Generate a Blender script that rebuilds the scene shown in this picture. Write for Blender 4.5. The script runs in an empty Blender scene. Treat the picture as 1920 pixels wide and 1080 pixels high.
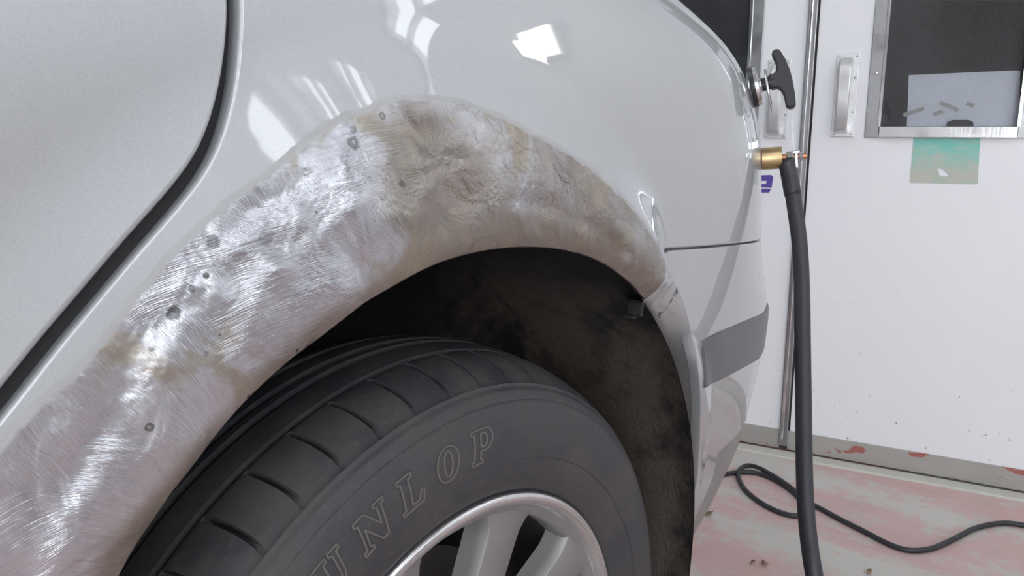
import bpy, bmesh, math, random
import numpy as np
from mathutils import Vector, Matrix
from mathutils.geometry import delaunay_2d_cdt
random.seed(7); rng=np.random.default_rng(7)
sc=bpy.context.scene; COL=sc.collection
# ---- camera model (pixels of the 1920x1080 frame) and the car body surface ----
F=1500.0; PITCH=math.atan(300/F); PSI=math.radians(51)
CAM=np.array([-.4316,-.3624,.8303])
FW=np.array([math.sin(PSI)*math.cos(PITCH),math.cos(PSI)*math.cos(PITCH),-math.sin(PITCH)])
RT=np.array([math.cos(PSI),-math.sin(PSI),0.]); UP=np.cross(RT,FW)
def ray(px,py): return FW+(px-960)/F*RT-(py-540)/F*UP
def project(P):
    d=P-CAM; z=d@FW
    return np.stack([960+F*(d@RT)/z,540-F*(d@UP)/z],-1)
def on_floor(px,py,z=0.):
    r=ray(px,py); return CAM+r*((z-CAM[2])/r[2])
def at_depth(px,py,D): return CAM+ray(px,py)*D      # D metres along the lens axis
def sstep(a,b,x):
    t=np.clip((x-a)/(b-a),0,1); return t*t*(3-2*t)
# plan curve of the body side: straight door, gently bowed quarter, round rear corner, tailgate
_s=np.linspace(-1.6,2.2,3801); _ds=_s[1]-_s[0]
_k=.32*sstep(.05,.3,_s)+3.0*sstep(.40,.60,_s)
_ph=np.cumsum(_k)*_ds; _ph=np.minimum(_ph,math.radians(84))
_ph=np.convolve(np.pad(_ph,60,mode='edge'),np.ones(121)/121,'valid')
_xs=np.cumsum(np.cos(_ph))*_ds; _ys=np.cumsum(np.sin(_ph))*_ds
_i0=np.argmin(abs(_s)); _xs-=_xs[_i0]; _ys-=_ys[_i0]
_zk=np.linspace(0,1.5,601)
_yb=np.interp(_zk,[0,.15,.25,.4,.55,.7,.82,.9,1.0,1.1,1.2,1.5],[.20,.15,.092,.042,.013,.008,.008,.013,.034,.080,.15,.42])
_yb=np.convolve(np.pad(_yb,30,mode='edge'),np.ones(61)/61,'valid')
AX,AZ,AR=-.006,.380,.3676                            # wheel opening centre and radius
# how far the rear corner stands back at each height (fitted)
DZ=[.0,.10,.20,.30,.36,.42,.50,.58,.66,.74,.82,.88,.92,.94,.96,1.0,1.05,1.1,1.2,1.5]
DX=[0.1216, 0.1494, 0.1441, 0.121, 0.1306, 0.1022, 0.0951, 0.084, 0.0405, 0.026, 0.0135, -0.0217, -0.065, -0.11, -0.17, -0.29, -0.43, -0.5692, -0.8123, -0.9]
def delta(z): return np.interp(z,_zk,_del)
def set_delta():
    global _del
    d=np.interp(_zk,DZ,DX); _del=np.convolve(np.pad(d,8,mode='edge'),np.ones(17)/17,'valid')
set_delta()
def flare(s,z):
    r=np.hypot(s-AX,z-AZ); rho=r-AR; a=np.degrees(np.arctan2(z-AZ,s-AX))
    w=.055+.085*sstep(35,100,a)
    w=np.where(a<-90,.14,w)
    k=sstep(38,60,a); k=np.where(a<-90,1.,k); w=np.where(k<1,.022+(w-.022)*k,w); amp=.005+.019*k
    h=amp*(1-sstep(0,1,(rho-.018*k)/w))-k*.25*np.clip(.022-rho,0,.042)**2/.022
    return h
def surf(s,z):
    s=np.asarray(s,float); z=np.asarray(z,float)
    ph=np.interp(s,_s,_ph); x=np.interp(s,_s,_xs); y=np.interp(s,_s,_ys)
    h=flare(s,z)
    x=x+delta(z)*sstep(.05,.5,s)+h*np.sin(ph); y=y+np.interp(z,_zk,_yb)-h*np.cos(ph)
    return np.stack([x,y,z],-1)
def normal(s,z,e=1e-3):
    a=surf(s+e,z)-surf(s-e,z); b=surf(s,z+e)-surf(s,z-e)
    n=np.cross(a,b); n/=np.linalg.norm(n,axis=-1,keepdims=True); return n      # points outwards (-Y on the side)
_G=None
def inv(pts):
    """(s,z) of the body surface under each pixel"""
    global _G
    if _G is None:
        S,Z=np.meshgrid(np.linspace(-1.2,1.0,441),np.linspace(.1,1.3,241)); S=S.ravel(); Z=Z.ravel()
        P=surf(S,Z); N=normal(S,Z); ok=((CAM-P)*N).sum(-1)>0.0; ok&=((P-CAM)@FW)>.1
        _G=(S[ok],Z[ok],project(P[ok]))
    S,Z,Q=_G; out=[]
    for p in np.asarray(pts,float):
        i=np.argmin(((Q-p)**2).sum(1)); v=np.array([S[i],Z[i]])
        for _ in range(12):
            q=project(surf(*v)); e=1e-4
            J=np.stack([(project(surf(v[0]+e,v[1]))-q)/e,(project(surf(v[0],v[1]+e))-q)/e],1)
            st=np.linalg.lstsq(J,p-q,rcond=1e-3)[0]; n=np.hypot(*st)
            if n>.02: st*=.02/n
            v=v+st
        if np.hypot(*(project(surf(*v))-p))>3: v=np.array([S[i],Z[i]])
        out.append(v)
    return np.array(out)

# ---------------- camera, sky, exposure ----------------
cd=bpy.data.cameras.new('camera'); cam=bpy.data.objects.new('camera',cd); COL.objects.link(cam); sc.camera=cam
cam.matrix_world=Matrix(((RT[0],UP[0],-FW[0],CAM[0]),(RT[1],UP[1],-FW[1],CAM[1]),(RT[2],UP[2],-FW[2],CAM[2]),(0,0,0,1)))
cd.sensor_width=36; cd.lens=36*F/1920; cd.clip_start=.02
SKY_L=9.0
world=bpy.data.worlds.new('sky'); sc.world=world; world.use_nodes=True
bg=world.node_tree.nodes['Background']; bg.inputs[0].default_value=(.90,.95,1,1); bg.inputs[1].default_value=SKY_L
vs=sc.view_settings; vs.view_transform='Standard'; vs.look='None'; vs.gamma=1; vs.use_curve_mapping=False; vs.exposure=0.0

# ---------------- helpers ----------------
class MB:
    def __init__(s): s.v=[]; s.f=[]
    def add(s,v,f):
        o=len(s.v); s.v+= [tuple(map(float,p)) for p in v]; s.f+=[tuple(i+o for i in q) for q in f]
    def box(s,c,ax,ay,az):        # centre and three half-axis vectors
        c,ax,ay,az=map(np.array,(c,ax,ay,az))
        v=[c+i*ax+j*ay+k*az for i in(-1,1) for j in(-1,1) for k in(-1,1)]
        s.add(v,[(0,1,3,2),(4,6,7,5),(0,4,5,1),(2,3,7,6),(0,2,6,4),(1,5,7,3)])
    def lathe(s,prof,c,ax,n=48,a0=0.,a1=2*math.pi,cap=False):    # prof: (radius, along axis)
        ax=np.array(ax,float); ax/=np.linalg.norm(ax); t=np.array([0,0,1.]) if abs(ax[2])<.9 else np.array([1.,0,0])
        e1=np.cross(t,ax); e1/=np.linalg.norm(e1); e2=np.cross(ax,e1); c=np.array(c,float)
        full=abs(a1-a0-2*math.pi)<1e-6; m=n if full else n+1; k=len(prof); v=[]
        for i in range(m):
            a=a0+(a1-a0)*i/n; d=math.cos(a)*e1+math.sin(a)*e2
            for r,h in prof: v.append(c+d*r+ax*h)
        f=[]
        for i in range(n):
            j=(i+1)%m
            for q in range(k-1): f.append((i*k+q,j*k+q,j*k+q+1,i*k+q+1))
        if cap: f.append(tuple(i*k for i in range(m))); f.append(tuple(i*k+k-1 for i in range(m))[::-1])
        s.add(v,f)
    def tube(s,pts,r,n=12,closed=False,cap=True):
        P=np.array(pts,float); m=len(P); R=np.full(m,r) if np.isscalar(r) else np.array(r)
        T=np.gradient(P,axis=0)
        if closed: T=np.roll(P,-1,0)-np.roll(P,1,0)
        T/=np.linalg.norm(T,axis=1,keepdims=True); u=np.cross(T[0],[.3,.5,.81]); v=[]
        for i in range(m):
            u=u-T[i]*(u@T[i]); u/=np.linalg.norm(u); w=np.cross(T[i],u)
            for j in range(n):
                a=2*math.pi*j/n; v.append(P[i]+R[i]*(math.cos(a)*u+math.sin(a)*w))
        f=[]
        for i in range(m if closed else m-1):
            b=(i+1)%m
            for j in range(n): f.append((i*n+j,i*n+(j+1)%n,b*n+(j+1)%n,b*n+j))
        if cap and not closed: f.append(tuple(range(n))[::-1]); f.append(tuple((m-1)*n+j for j in range(n)))
        s.add(v,f)
    def prism(s,poly,c,ex,ey,ez,h):   # flat polygon extruded along ez by h
        c,ex,ey,ez=(np.array(q,float) for q in (c,ex,ey,ez)); n=len(poly)
        v=[c+ex*x+ey*y for x,y in poly]+[c+ex*x+ey*y+ez*h for x,y in poly]
        s.add(v,[tuple(range(n))[::-1],tuple(range(n,2*n))]+[(i,(i+1)%n,n+(i+1)%n,n+i) for i in range(n)])
    def build(s,name,mat,parent=None,smooth=True,bevel=0,angle=None,fixn=True):
        me=bpy.data.meshes.new(name); me.from_pydata(s.v,[],s.f); me.validate()
        if fixn:
            b=bmesh.new(); b.from_mesh(me); bmesh.ops.recalc_face_normals(b,faces=b.faces); b.to_mesh(me); b.free()
        o=bpy.data.objects.new(name,me); COL.objects.link(o)
        if mat: me.materials.append(mat)
        if smooth: me.shade_smooth()
        if smooth and angle is not None: me.set_sharp_from_angle(angle=math.radians(angle))
        if bevel:
            m=o.modifiers.new('bevel','BEVEL'); m.width=bevel; m.segments=2; m.limit_method='ANGLE'; m.angle_limit=math.radians(40)
        if parent: adopt(o,parent)
        return o
def adopt(o,p):
    o.parent=p; o.matrix_parent_inverse=world_of(p).inverted()
def world_of(p):
    m=p.matrix_basis.copy()
    if p.parent: m=world_of(p.parent)@p.matrix_parent_inverse@m
    return m
def empty(name,loc):
    o=bpy.data.objects.new(name,None); o.empty_display_size=.05; COL.objects.link(o); o.location=loc; return o
def tag(o,label=None,cat=None,group=None,kind=None):
    if label: o['label']=label
    if cat: o['category']=cat
    if group: o['group']=group
    if kind: o['kind']=kind
    return o
def smoothline(P,n,k=2):
    """resample a polyline to n points and smooth it"""
    P=np.array(P,float); d=np.r_[0,np.cumsum(np.hypot(*np.diff(P,axis=0).T))]
    t=np.linspace(0,d[-1],n); Q=np.stack([np.interp(t,d,P[:,i]) for i in (0,1)],1)
    for _ in range(k): Q[1:-1]=.25*Q[:-2]+.5*Q[1:-1]+.25*Q[2:]
    return Q
def catmull(P,per=8):
    P=np.array(P,float); E=np.vstack([2*P[0]-P[1],P,2*P[-1]-P[-2]]); out=[]
    for i in range(1,len(E)-2):
        for t in np.arange(per)/per:
            a,b,c,d=E[i-1:i+3]; out.append(.5*(2*b+(c-a)*t+(2*a-5*b+4*c-d)*t*t+(3*b-a-3*c+d)*t**3))
    out.append(P[-1]); return np.array(out)
def inside(pts,poly):
    x,y=pts.T; r=np.zeros(len(pts),bool); n=len(poly)
    for i in range(n):
        x0,y0=poly[i]; x1,y1=poly[(i+1)%n]
        if y0==y1: continue
        c=((y0>y)!=(y1>y)); r^=c&(x<(x1-x0)*(y-y0)/(y1-y0)+x0)
    return r
def segdist(pts,poly,closed=True):
    d=np.full(len(pts),1e9); n=len(poly)
    for i in range(n if closed else n-1):
        a=poly[i]; b=poly[(i+1)%n]; ab=b-a; t=np.clip(((pts-a)@ab)/max(ab@ab,1e-12),0,1)
        d=np.minimum(d,np.hypot(*(pts-a-t[:,None]*ab).T))
    return d
def dens(poly,h):
    out=[]; n=len(poly)
    for i in range(n):
        a=np.array(poly[i]); b=np.array(poly[(i+1)%n]); L=np.hypot(*(b-a)); m=max(1,int(round(L/h)))
        for j in range(m): out.append(a+(b-a)*j/m)
    return np.array(out)
def patch(name,poly,mat,parent,h=.006,off=0.,roll=.0025,depth=.012,disp=None,fine=None):
    """a trimmed piece of body surface with rolled edges; poly is a closed outline in (s,z)"""
    B=dens(poly,h); lo=B.min(0); hi=B.max(0)
    gx,gz=np.meshgrid(np.arange(lo[0]+h/2,hi[0],h),np.arange(lo[1]+h/2,hi[1],h*.87)); gx=gx+ (np.arange(gx.shape[0])%2)[:,None]*h*.5
    I=np.stack([gx.ravel(),gz.ravel()],1); I=I[inside(I,B)]; I=I[segdist(I,B)>.45*h]
    n=len(B); V2=[Vector(p) for p in B]+[Vector(p) for p in I]
    res=delaunay_2d_cdt(V2,[],[list(range(n))],1,1e-7)
    v2=np.array([tuple(p) for p in res[0]]); faces=[tuple(f) for f in res[2]]
    P=surf(v2[:,0],v2[:,1]); N=normal(v2[:,0],v2[:,1]); O=np.full(len(v2),off)
    if disp is not None: O=O+disp(v2)
    P=P+N*O[:,None]
    # boundary order after the triangulation
    own={}
    for k,src in enumerate(res[3]):
        for q in src: own.setdefault(q,k)
    loop=[own[i] for i in range(n)]
    lp=P[loop]; ln=N[loop]; T=np.roll(lp,-1,0)-np.roll(lp,1,0); T/=np.linalg.norm(T,axis=1,keepdims=True)+1e-12
    out=np.cross(T,ln); ar=.5*np.sum(B[:,0]*np.roll(B[:,1],-1)-np.roll(B[:,0],-1)*B[:,1])
    if ar<0: out=-out
    verts=list(map(tuple,P)); prev=loop; rings=[]
    for (o1,d1) in ((.35*roll,.1*roll),(.7*roll,.35*roll),(roll,roll),(roll,depth)):
        base=len(verts); verts+=list(map(tuple,lp+out*o1-ln*d1)); cur=list(range(base,base+n))
        for i in range(n):
            j=(i+1)%n; faces.append((prev[i],prev[j],cur[j],cur[i]) if ar<0 else (prev[i],cur[i],cur[j],prev[j]))
        prev=cur
    me=bpy.data.meshes.new(name); me.from_pydata(verts,[],faces)
    b=bmesh.new(); b.from_mesh(me); bmesh.ops.recalc_face_normals(b,faces=b.faces); b.to_mesh(me); b.free()
    me.shade_smooth(); me.materials.append(mat)
    # exact surface normals, so that mirrored highlights run clean
    def full(q):
        n_=normal(q[:,0],q[:,1]); d_=np.full(len(q),off)+(disp(q) if disp is not None else 0); return surf(q[:,0],q[:,1])+n_*d_[:,None]
    e_=7e-4; du=full(v2+[e_,0])-full(v2-[e_,0]); dv=full(v2+[0,e_])-full(v2-[0,e_]); nn=np.cross(du,dv); nn/=np.linalg.norm(nn,axis=1,keepdims=True)
    fl=np.empty(len(me.polygons)*3); me.polygons.foreach_get('normal',fl); fl=fl.reshape(-1,3)
    k0=me.polygons[0].vertices[0]; sg=1.0 if fl[0]@nn[k0]>0 else -1.0
    vn=np.empty(len(me.vertices)*3); me.vertices.foreach_get('normal',vn); vn=vn.reshape(-1,3).copy(); vn[:len(v2)]=nn*sg
    me.normals_split_custom_set_from_vertices([tuple(q) for q in vn])
    o=bpy.data.objects.new(name,me); COL.objects.link(o)
    if parent: adopt(o,parent)
    return o,v2

# ---------------- materials ----------------
class NT:
    def __init__(s,name):
        s.m=bpy.data.materials.new(name); s.m.use_nodes=True; s.t=s.m.node_tree; s.t.nodes.clear()
        s.out=s.n('ShaderNodeOutputMaterial')
    def n(s,typ,props=None,**ins):
        nd=s.t.nodes.new(typ)
        for k,v in (props or {}).items(): setattr(nd,k,v)
        for k,v in ins.items(): s.set(nd,k,v)
        return nd
    def set(s,nd,k,v):
        i=nd.inputs[int(k[1:])] if k[0]=='i' and k[1:].isdigit() else nd.inputs[k.replace('_',' ')]
        if hasattr(v,'is_output'): s.t.links.new(v,i)
        elif hasattr(v,'outputs'): s.t.links.new(v.outputs[0],i)
        else: i.default_value=v if not (isinstance(v,tuple) and len(v)==3 and i.type=='RGBA') else (*v,1)
    def coord(s,scale=(1,1,1),rot=(0,0,0),loc=(0,0,0)):
        c=s.n('ShaderNodeTexCoord'); return s.n('ShaderNodeMapping',Vector=c.outputs['Object'],Scale=scale,Rotation=rot,Location=loc).outputs[0]
    def noise(s,vec,scale,detail=4,rough=.55,dist=0.):
        return s.n('ShaderNodeTexNoise',Vector=vec,Scale=scale,Detail=detail,Roughness=rough,Distortion=dist).outputs[0]
    def ramp(s,f,a,b,c0=0.,c1=1.):
        return s.n('ShaderNodeMapRange',{'interpolation_type':'SMOOTHSTEP'},i0=f,i1=a,i2=b,i3=c0,i4=c1).outputs[0]
    def math(s,op,a,b=0.): return s.n('ShaderNodeMath',{'operation':op},i0=a,i1=b).outputs[0]
    def mix(s,f,a,b): return s.n('ShaderNodeMix',{'data_type':'RGBA'},i0=f,i6=a,i7=b).outputs[2]
    def bump(s,h,strength,dist,nrm=None):
        nd=s.n('ShaderNodeBump',Height=h,Strength=strength,Distance=dist)
        if nrm is not None: s.set(nd,'Normal',nrm)
        return nd.outputs[0]
    def bsdf(s,**k): return s.n('ShaderNodeBsdfPrincipled',**k)
    def end(s,sh):
        s.t.links.new(sh.outputs[0] if hasattr(sh,'outputs') else sh,s.out.inputs[0]); return s.m
def simple(name,col,rough=.5,metal=0.,bump=0.,bscale=200.,var=.12,vscale=8.,coat=0.):
    t=NT(name); v=t.coord(); f=t.noise(v,vscale,5,.6)
    c=t.mix(f,tuple(x*(1-var) for x in col),tuple(min(1,x*(1+var)) for x in col))
    b=t.bsdf(Base_Color=c,Roughness=rough,Metallic=metal,Coat_Weight=coat)
    if bump: t.set(b,'Normal',t.bump(t.noise(v,bscale,3),bump,.002))
    return t.end(b)
def paint_nodes(t,nrm=None):
    v=t.coord(); fl=t.n('ShaderNodeTexVoronoi',Vector=v,Scale=1800.).outputs['Color']
    dust=t.noise(v,5,5,.6)
    sep=t.n('ShaderNodeSeparateColor',i0=fl)
    c=t.mix(t.ramp(sep.outputs[0],0,1),PAINT_A,PAINT_B)
    b=t.bsdf(Base_Color=c,Metallic=.5,Roughness=.42,Coat_Weight=1.,Coat_Roughness=.035,Coat_IOR=1.5)
    t.set(b,'Coat Roughness',t.ramp(dust,.3,.8,.02,.06))
    return b
PAINT_A=(.415,.43,.447); PAINT_B=(.455,.468,.483)
def mat_paint(name='silver_paint'):
    t=NT(name); return t.end(paint_nodes(t))
SPOTS=[(400,452,10,.7),(386,517,5,.9),(360,541,6,.7),(325,587,10,.8),(590,398,4,.8),(663,268,11,.6),(662,243,7,.5),(717,217,7,.6),(411,628,2.5,1),(280,801,6,.8),(755,345,7,.6),(497,446,12,.35),(990,376,4,.7),(1003,377,3,.8),(558,657,3,1),(467,744,3,1),(283,655,4,.5),(385,663,5,.5)]
def mat_scuffed():
    t=NT('scuffed_silver_paint'); p=paint_nodes(t); k=t.bsdf(Base_Color=(.06,.06,.065),Roughness=.6)
    a=t.noise(t.coord((1,1,.5)),60,5,.75,.4); b=t.noise(t.coord(loc=(3,1,2)),9,3)
    f=t.math('MULTIPLY',t.ramp(a,.62,.68),t.ramp(b,.52,.62))
    return t.end(t.n('ShaderNodeMixShader',i0=f,i1=p.outputs[0],i2=k.outputs[0]))
def mat_quarter():
    """silver paint ground back to bare sheet steel around the arch"""
    t=NT('stripped_quarter_panel'); p=paint_nodes(t)
    d=t.n('ShaderNodeAttribute',{'attribute_name':'bare'}).outputs['Fac']
    v=t.coord()
    d=t.math('ADD',d,t.math('MULTIPLY',t.math('SUBTRACT',t.noise(v,38,3),.5),.009))
    # grinding marks in several directions, chosen by broad noise
    def scratch(ang,sc,loc):
        r=t.coord((1,1,1),(0,math.radians(ang),0),loc); wob=t.n('ShaderNodeVectorMath',{'operation':'ADD'},i0=r,i1=t.n('ShaderNodeVectorMath',{'operation':'SCALE'},i0=t.n('ShaderNodeTexNoise',Vector=r,Scale=12.).outputs[1],i3=.02).outputs[0])
        return t.noise(t.n('ShaderNodeMapping',Vector=wob.outputs[0],Scale=(sc,sc*.3,sc*.03)).outputs[0],1.,2,.6)
    s1=scratch(60,1700,(0,0,0)); s2=scratch(100,1500,(3,1,0)); s3=scratch(30,1700,(5,2,1))
    w1=t.ramp(t.noise(v,9,2),.42,.56); w2=t.ramp(t.noise(t.coord(loc=(4,2,7)),11,2),.46,.58)
    scr=t.n('ShaderNodeMix',{'data_type':'FLOAT'},i0=w1,i2=s1,i3=s2).outputs[0]
    scr=t.n('ShaderNodeMix',{'data_type':'FLOAT'},i0=w2,i2=scr,i3=s3).outputs[0]
    pit=t.n('ShaderNodeAttribute',{'attribute_name':'pit'}).outputs['Fac']
    dent=t.noise(v,30,3,.5,.6); grain=t.noise(v,230,3,.6)
    tint=t.noise(t.coord(loc=(2,8,3)),9,4,.6,.8); tint2=t.noise(t.coord(loc=(9,1,4)),17,4,.6,.6)
    tarnish_reflect=t.math('ADD',t.n('ShaderNodeAttribute',{'attribute_name':'tarnish_reflect'}).outputs['Fac'],t.math('MULTIPLY',t.math('SUBTRACT',tint,.5),1.6))
    col=t.mix(t.ramp(tarnish_reflect,.1,.95),(.55,.56,.60),(.315,.285,.255))  # brown end also stands in for floor reflection, pale end for sky
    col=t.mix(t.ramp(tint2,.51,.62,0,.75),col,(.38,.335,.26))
    col=t.mix(t.ramp(scr,.30,.55),t.mix(.75,(.25,.24,.23),col),col)
    for (px,py,r,k) in SPOTS:
        c=surf(*inv([(px,py)])[0]); dd=t.n('ShaderNodeVectorMath',{'operation':'DISTANCE'},i0=v,i1=tuple(float(q) for q in c)).outputs['Value']
        dd=t.math('ADD',dd,t.math('MULTIPLY',t.math('SUBTRACT',t.noise(v,300,2),.5),r*.0003))
        f_=t.ramp(dd,r*.00026,r*.00042,k,0.)
        if (px,py) in ((663,268),(717,217),(280,801)): f_=t.math('SUBTRACT',f_,t.ramp(dd,r*.00008,r*.0002,k*.6,0.))
        col=t.mix(f_,col,(.09,.085,.085))
    nrm=t.bump(dent,.45,.008); nrm=t.bump(t.math('MULTIPLY',grain,pit),.6,.003,nrm); nrm=t.bump(scr,.65,.0005,nrm)
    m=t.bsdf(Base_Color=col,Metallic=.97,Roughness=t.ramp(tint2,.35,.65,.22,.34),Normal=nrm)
    pr_=t.bsdf(Base_Color=t.mix(t.noise(v,90,3),(.34,.345,.35),(.42,.425,.43)),Roughness=.4,Metallic=.2)
    s=t.n('ShaderNodeMixShader',i0=t.ramp(d,-.0034,-.0026),i1=p.outputs[0],i2=pr_.outputs[0])
    s=t.n('ShaderNodeMixShader',i0=t.ramp(d,-.0002,.0022),i1=s.outputs[0],i2=m.outputs[0])
    return t.end(s)
def mat_rubber(name,col=(.034,.034,.040),dust=.5,rough=.55):
    t=NT(name); v=t.coord(); n=t.noise(v,11,6,.65); n2=t.noise(v,160,3,.6)
    c=t.mix(t.ramp(n,.38,.7,0,dust),col,(.085,.072,.062)); c=t.mix(t.ramp(n2,.52,.80,0,.28),c,(.12,.10,.085))
    return t.end(t.bsdf(Base_Color=c,Roughness=t.ramp(n,.3,.7,rough-.1,rough+.2),Normal=t.bump(n2,.5,.0009)))
def mat_floor():
    t=NT('worn_red_painted_concrete'); v=t.coord((1,1,1),(0,0,math.radians(-11)))
    st=t.coord((9,2.2,1),(0,0,math.radians(35)))
    a=t.noise(st,.7,6,.62,.5); b=t.noise(v,26,6,.7); c=t.noise(t.coord((30,6,1),(0,0,.6)),2.,5,.7)
    con=t.mix(b,(.44,.425,.395),(.57,.56,.52)); red=t.mix(b,(.47,.29,.275),(.58,.42,.405))
    mx=t.math('ADD',t.math('MULTIPLY',a,.58),t.math('MULTIPLY',b,.42))
    col=t.mix(t.ramp(mx,.43,.535),con,red)
    col=t.mix(t.ramp(c,.60,.70,0,.75),col,(.50,.46,.43))
    col=t.mix(t.ramp(t.noise(v,90,2),.70,.76,0,.8),col,(.66,.64,.60))
    col=t.mix(t.ramp(t.noise(v,3.2,4),.5,.75,0,.35),col,(.38,.345,.32))
    return t.end(t.bsdf(Base_Color=col,Roughness=t.ramp(a,.3,.7,.45,.7),Normal=t.bump(b,.25,.003)))
def mat_door():
    t=NT('scuffed_white_door'); v=t.coord(); n=t.noise(v,2.2,5); sp=t.noise(t.coord((1,1,.8)),75,3,.7)
    col=t.mix(n,(.69,.69,.72),(.78,.78,.80))
    z=t.n('ShaderNodeSeparateXYZ',Vector=t.n('ShaderNodeTexCoord').outputs['Object']).outputs[2]
    low=t.ramp(z,.15,.7,.675,.76)
    k=t.n('ShaderNodeMapRange',i0=sp,i1=low,i2=t.math('ADD',low,.04)).outputs[0]
    col=t.mix(k,col,(.22,.21,.21))
    return t.end(t.bsdf(Base_Color=col,Roughness=.38,Normal=t.bump(t.noise(v,60,2),.08,.002)))
def mat_kick():
    t=NT('worn_kick_plate'); v=t.coord(); n=t.noise(v,7,5,.6); r=t.noise(t.coord((1,1,2.2)),10,5,.65)
    col=t.mix(n,(.30,.28,.26),(.42,.40,.38)); col=t.mix(t.ramp(r,.565,.60),col,(.34,.12,.10))
    return t.end(t.bsdf(Base_Color=col,Roughness=.5,Metallic=.25))
def mat_glass(name='window_glass',dark=.25):
    t=NT(name); c=t.coord()
    tr=t.n('ShaderNodeBsdfTransparent',Color=(.93,.94,.95)); gl=t.n('ShaderNodeBsdfGlossy',Color=(1,1,1),Roughness=.03)
    df=t.n('ShaderNodeBsdfDiffuse',Color=(.35,.36,.38))
    fr=t.n('ShaderNodeFresnel',IOR=1.5)
    gr=t.math('MAXIMUM',*[t.n('ShaderNodeTexWave',{'bands_direction':d_},Vector=c,Scale=70.).outputs[1] for d_ in ('Y','Z')])
    s=t.n('ShaderNodeMixShader',i0=t.math('ADD',t.ramp(t.noise(c,3,4),.3,.8,.02,.08),t.ramp(gr,.8,1.,0,.07)),i1=tr.outputs[0],i2=df.outputs[0])
    s=t.n('ShaderNodeMixShader',i0=fr.outputs[0],i1=s.outputs[0],i2=gl.outputs[0])
    return t.end(s)
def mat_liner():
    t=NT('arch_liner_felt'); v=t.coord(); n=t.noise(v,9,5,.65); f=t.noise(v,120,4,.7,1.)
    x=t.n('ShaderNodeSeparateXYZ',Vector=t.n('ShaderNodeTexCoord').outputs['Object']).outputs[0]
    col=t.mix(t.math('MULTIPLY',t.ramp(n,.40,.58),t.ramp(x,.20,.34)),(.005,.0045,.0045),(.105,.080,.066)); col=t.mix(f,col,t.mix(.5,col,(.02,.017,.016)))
    return t.end(t.bsdf(Base_Color=col,Roughness=.95,Normal=t.bump(f,.8,.006)))
def mat_alu(name,col=(.62,.62,.64),rough=.3,metal=1.):
    t=NT(name); v=t.coord(); n=t.noise(v,14,5,.6); sc_=t.noise(t.coord((60,60,6)),3,3)
    c=t.mix(t.ramp(n,.4,.75,0,.5),col,tuple(x*.62 for x in col))
    return t.end(t.bsdf(Base_Color=c,Metallic=metal,Roughness=t.ramp(n,.3,.7,rough*.8,rough*1.4),Normal=t.bump(sc_,.08,.001)))
def mat_sticker():
    t=NT('faded_green_sticker'); v=t.coord(); n=t.noise(t.coord((3,3,22)),5,5,.7); m=t.noise(v,30,5,.65)
    z=t.n('ShaderNodeSeparateXYZ',Vector=t.n('ShaderNodeTexCoord').outputs['Object']).outputs[2]
    k=t.math('ADD',t.math('MULTIPLY',t.math('SUBTRACT',m,.5),1.5),t.ramp(z,.70,.825,.12,1.0))
    k=t.math('ADD',k,t.math('MULTIPLY',t.math('SUBTRACT',n,.5),1.2))
    col=t.mix(t.ramp(k,.0,1.25),(.45,.45,.39),(.16,.50,.44))
    return t.end(t.bsdf(Base_Color=col,Roughness=.5))

M=dict(paint=mat_paint(),quarter=mat_quarter(),rubber=mat_rubber('tyre_rubber'),cable=simple('cable_rubber',(.022,.022,.027),.5,bump=.1,var=.25,vscale=20),
 floor=mat_floor(),door=mat_door(),kick=mat_kick(),glass=mat_glass(),liner=mat_liner(),alu=mat_alu('dull_aluminium',(.36,.36,.37),.34),
 bright=mat_alu('polished_aluminium',(.80,.80,.82),.18),handle=mat_alu('cast_aluminium',(.74,.74,.75),.38,.8),
 black=simple('black_plastic',(.02,.02,.022),.45,bump=.1),seal=simple('black_door_seal',(.012,.012,.013),.7),
 mould=simple('dark_grey_moulding',(.098,.10,.107),.38,bump=.15,bscale=60,var=.25,vscale=25),
 valance=simple('grey_floor_tinted_bumper',(.24,.225,.22),.42,var=.2),  # dirtier lower bumper, with the floor's reflection darkened into its grey
 letter=mat_rubber('dusty_letter_rubber',(.10,.094,.086),.3,.7),rim=simple('satin_silver_wheel',(.27,.265,.262),.5,.55,var=.15,vscale=30),lip=mat_alu('machined_wheel_lip',(.72,.72,.73),.22),
 disc=simple('brake_disc_iron',(.09,.085,.08),.5,.7),brass=mat_alu('brass',(.56,.42,.23),.32),copper=mat_alu('copper',(.60,.30,.17),.35),
 steel=mat_alu('zinc_plated_steel',(.68,.69,.71),.22),sticker=mat_sticker(),scuffed=mat_scuffed(),carglass=simple('tinted_car_glass',(.03,.035,.035),.05,coat=1.),white=simple('white_paper',(.84,.86,.92),.8,var=.05),
 tape=simple('yellowed_tape',(.50,.49,.45),.5,var=.3,vscale=60),dark=simple('dark_office_interior',(.045,.042,.042),.9,var=.6,vscale=3),
 blue=simple('blue_vinyl',(.085,.06,.30),.5),wvinyl=simple('white_vinyl',(.75,.75,.78),.5),wall=simple('white_workshop_wall',(.70,.70,.71),.7),
 ceil=simple('ceiling_sheet',(.42,.42,.42),.8),side=simple('pale_render_wall',(.52,.51,.50),.85,var=.2,vscale=1.5),dim=simple('bare_render_wall',(.30,.285,.27),.85,var=.3,vscale=1.5),conc=simple('pale_concrete_sill',(.50,.49,.44),.85,bump=.4,bscale=90,var=.15,vscale=30),
 leaf=simple('dry_leaf',(.22,.14,.08),.8),gap=simple('dark_gap',(.02,.02,.02),.9))

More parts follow.
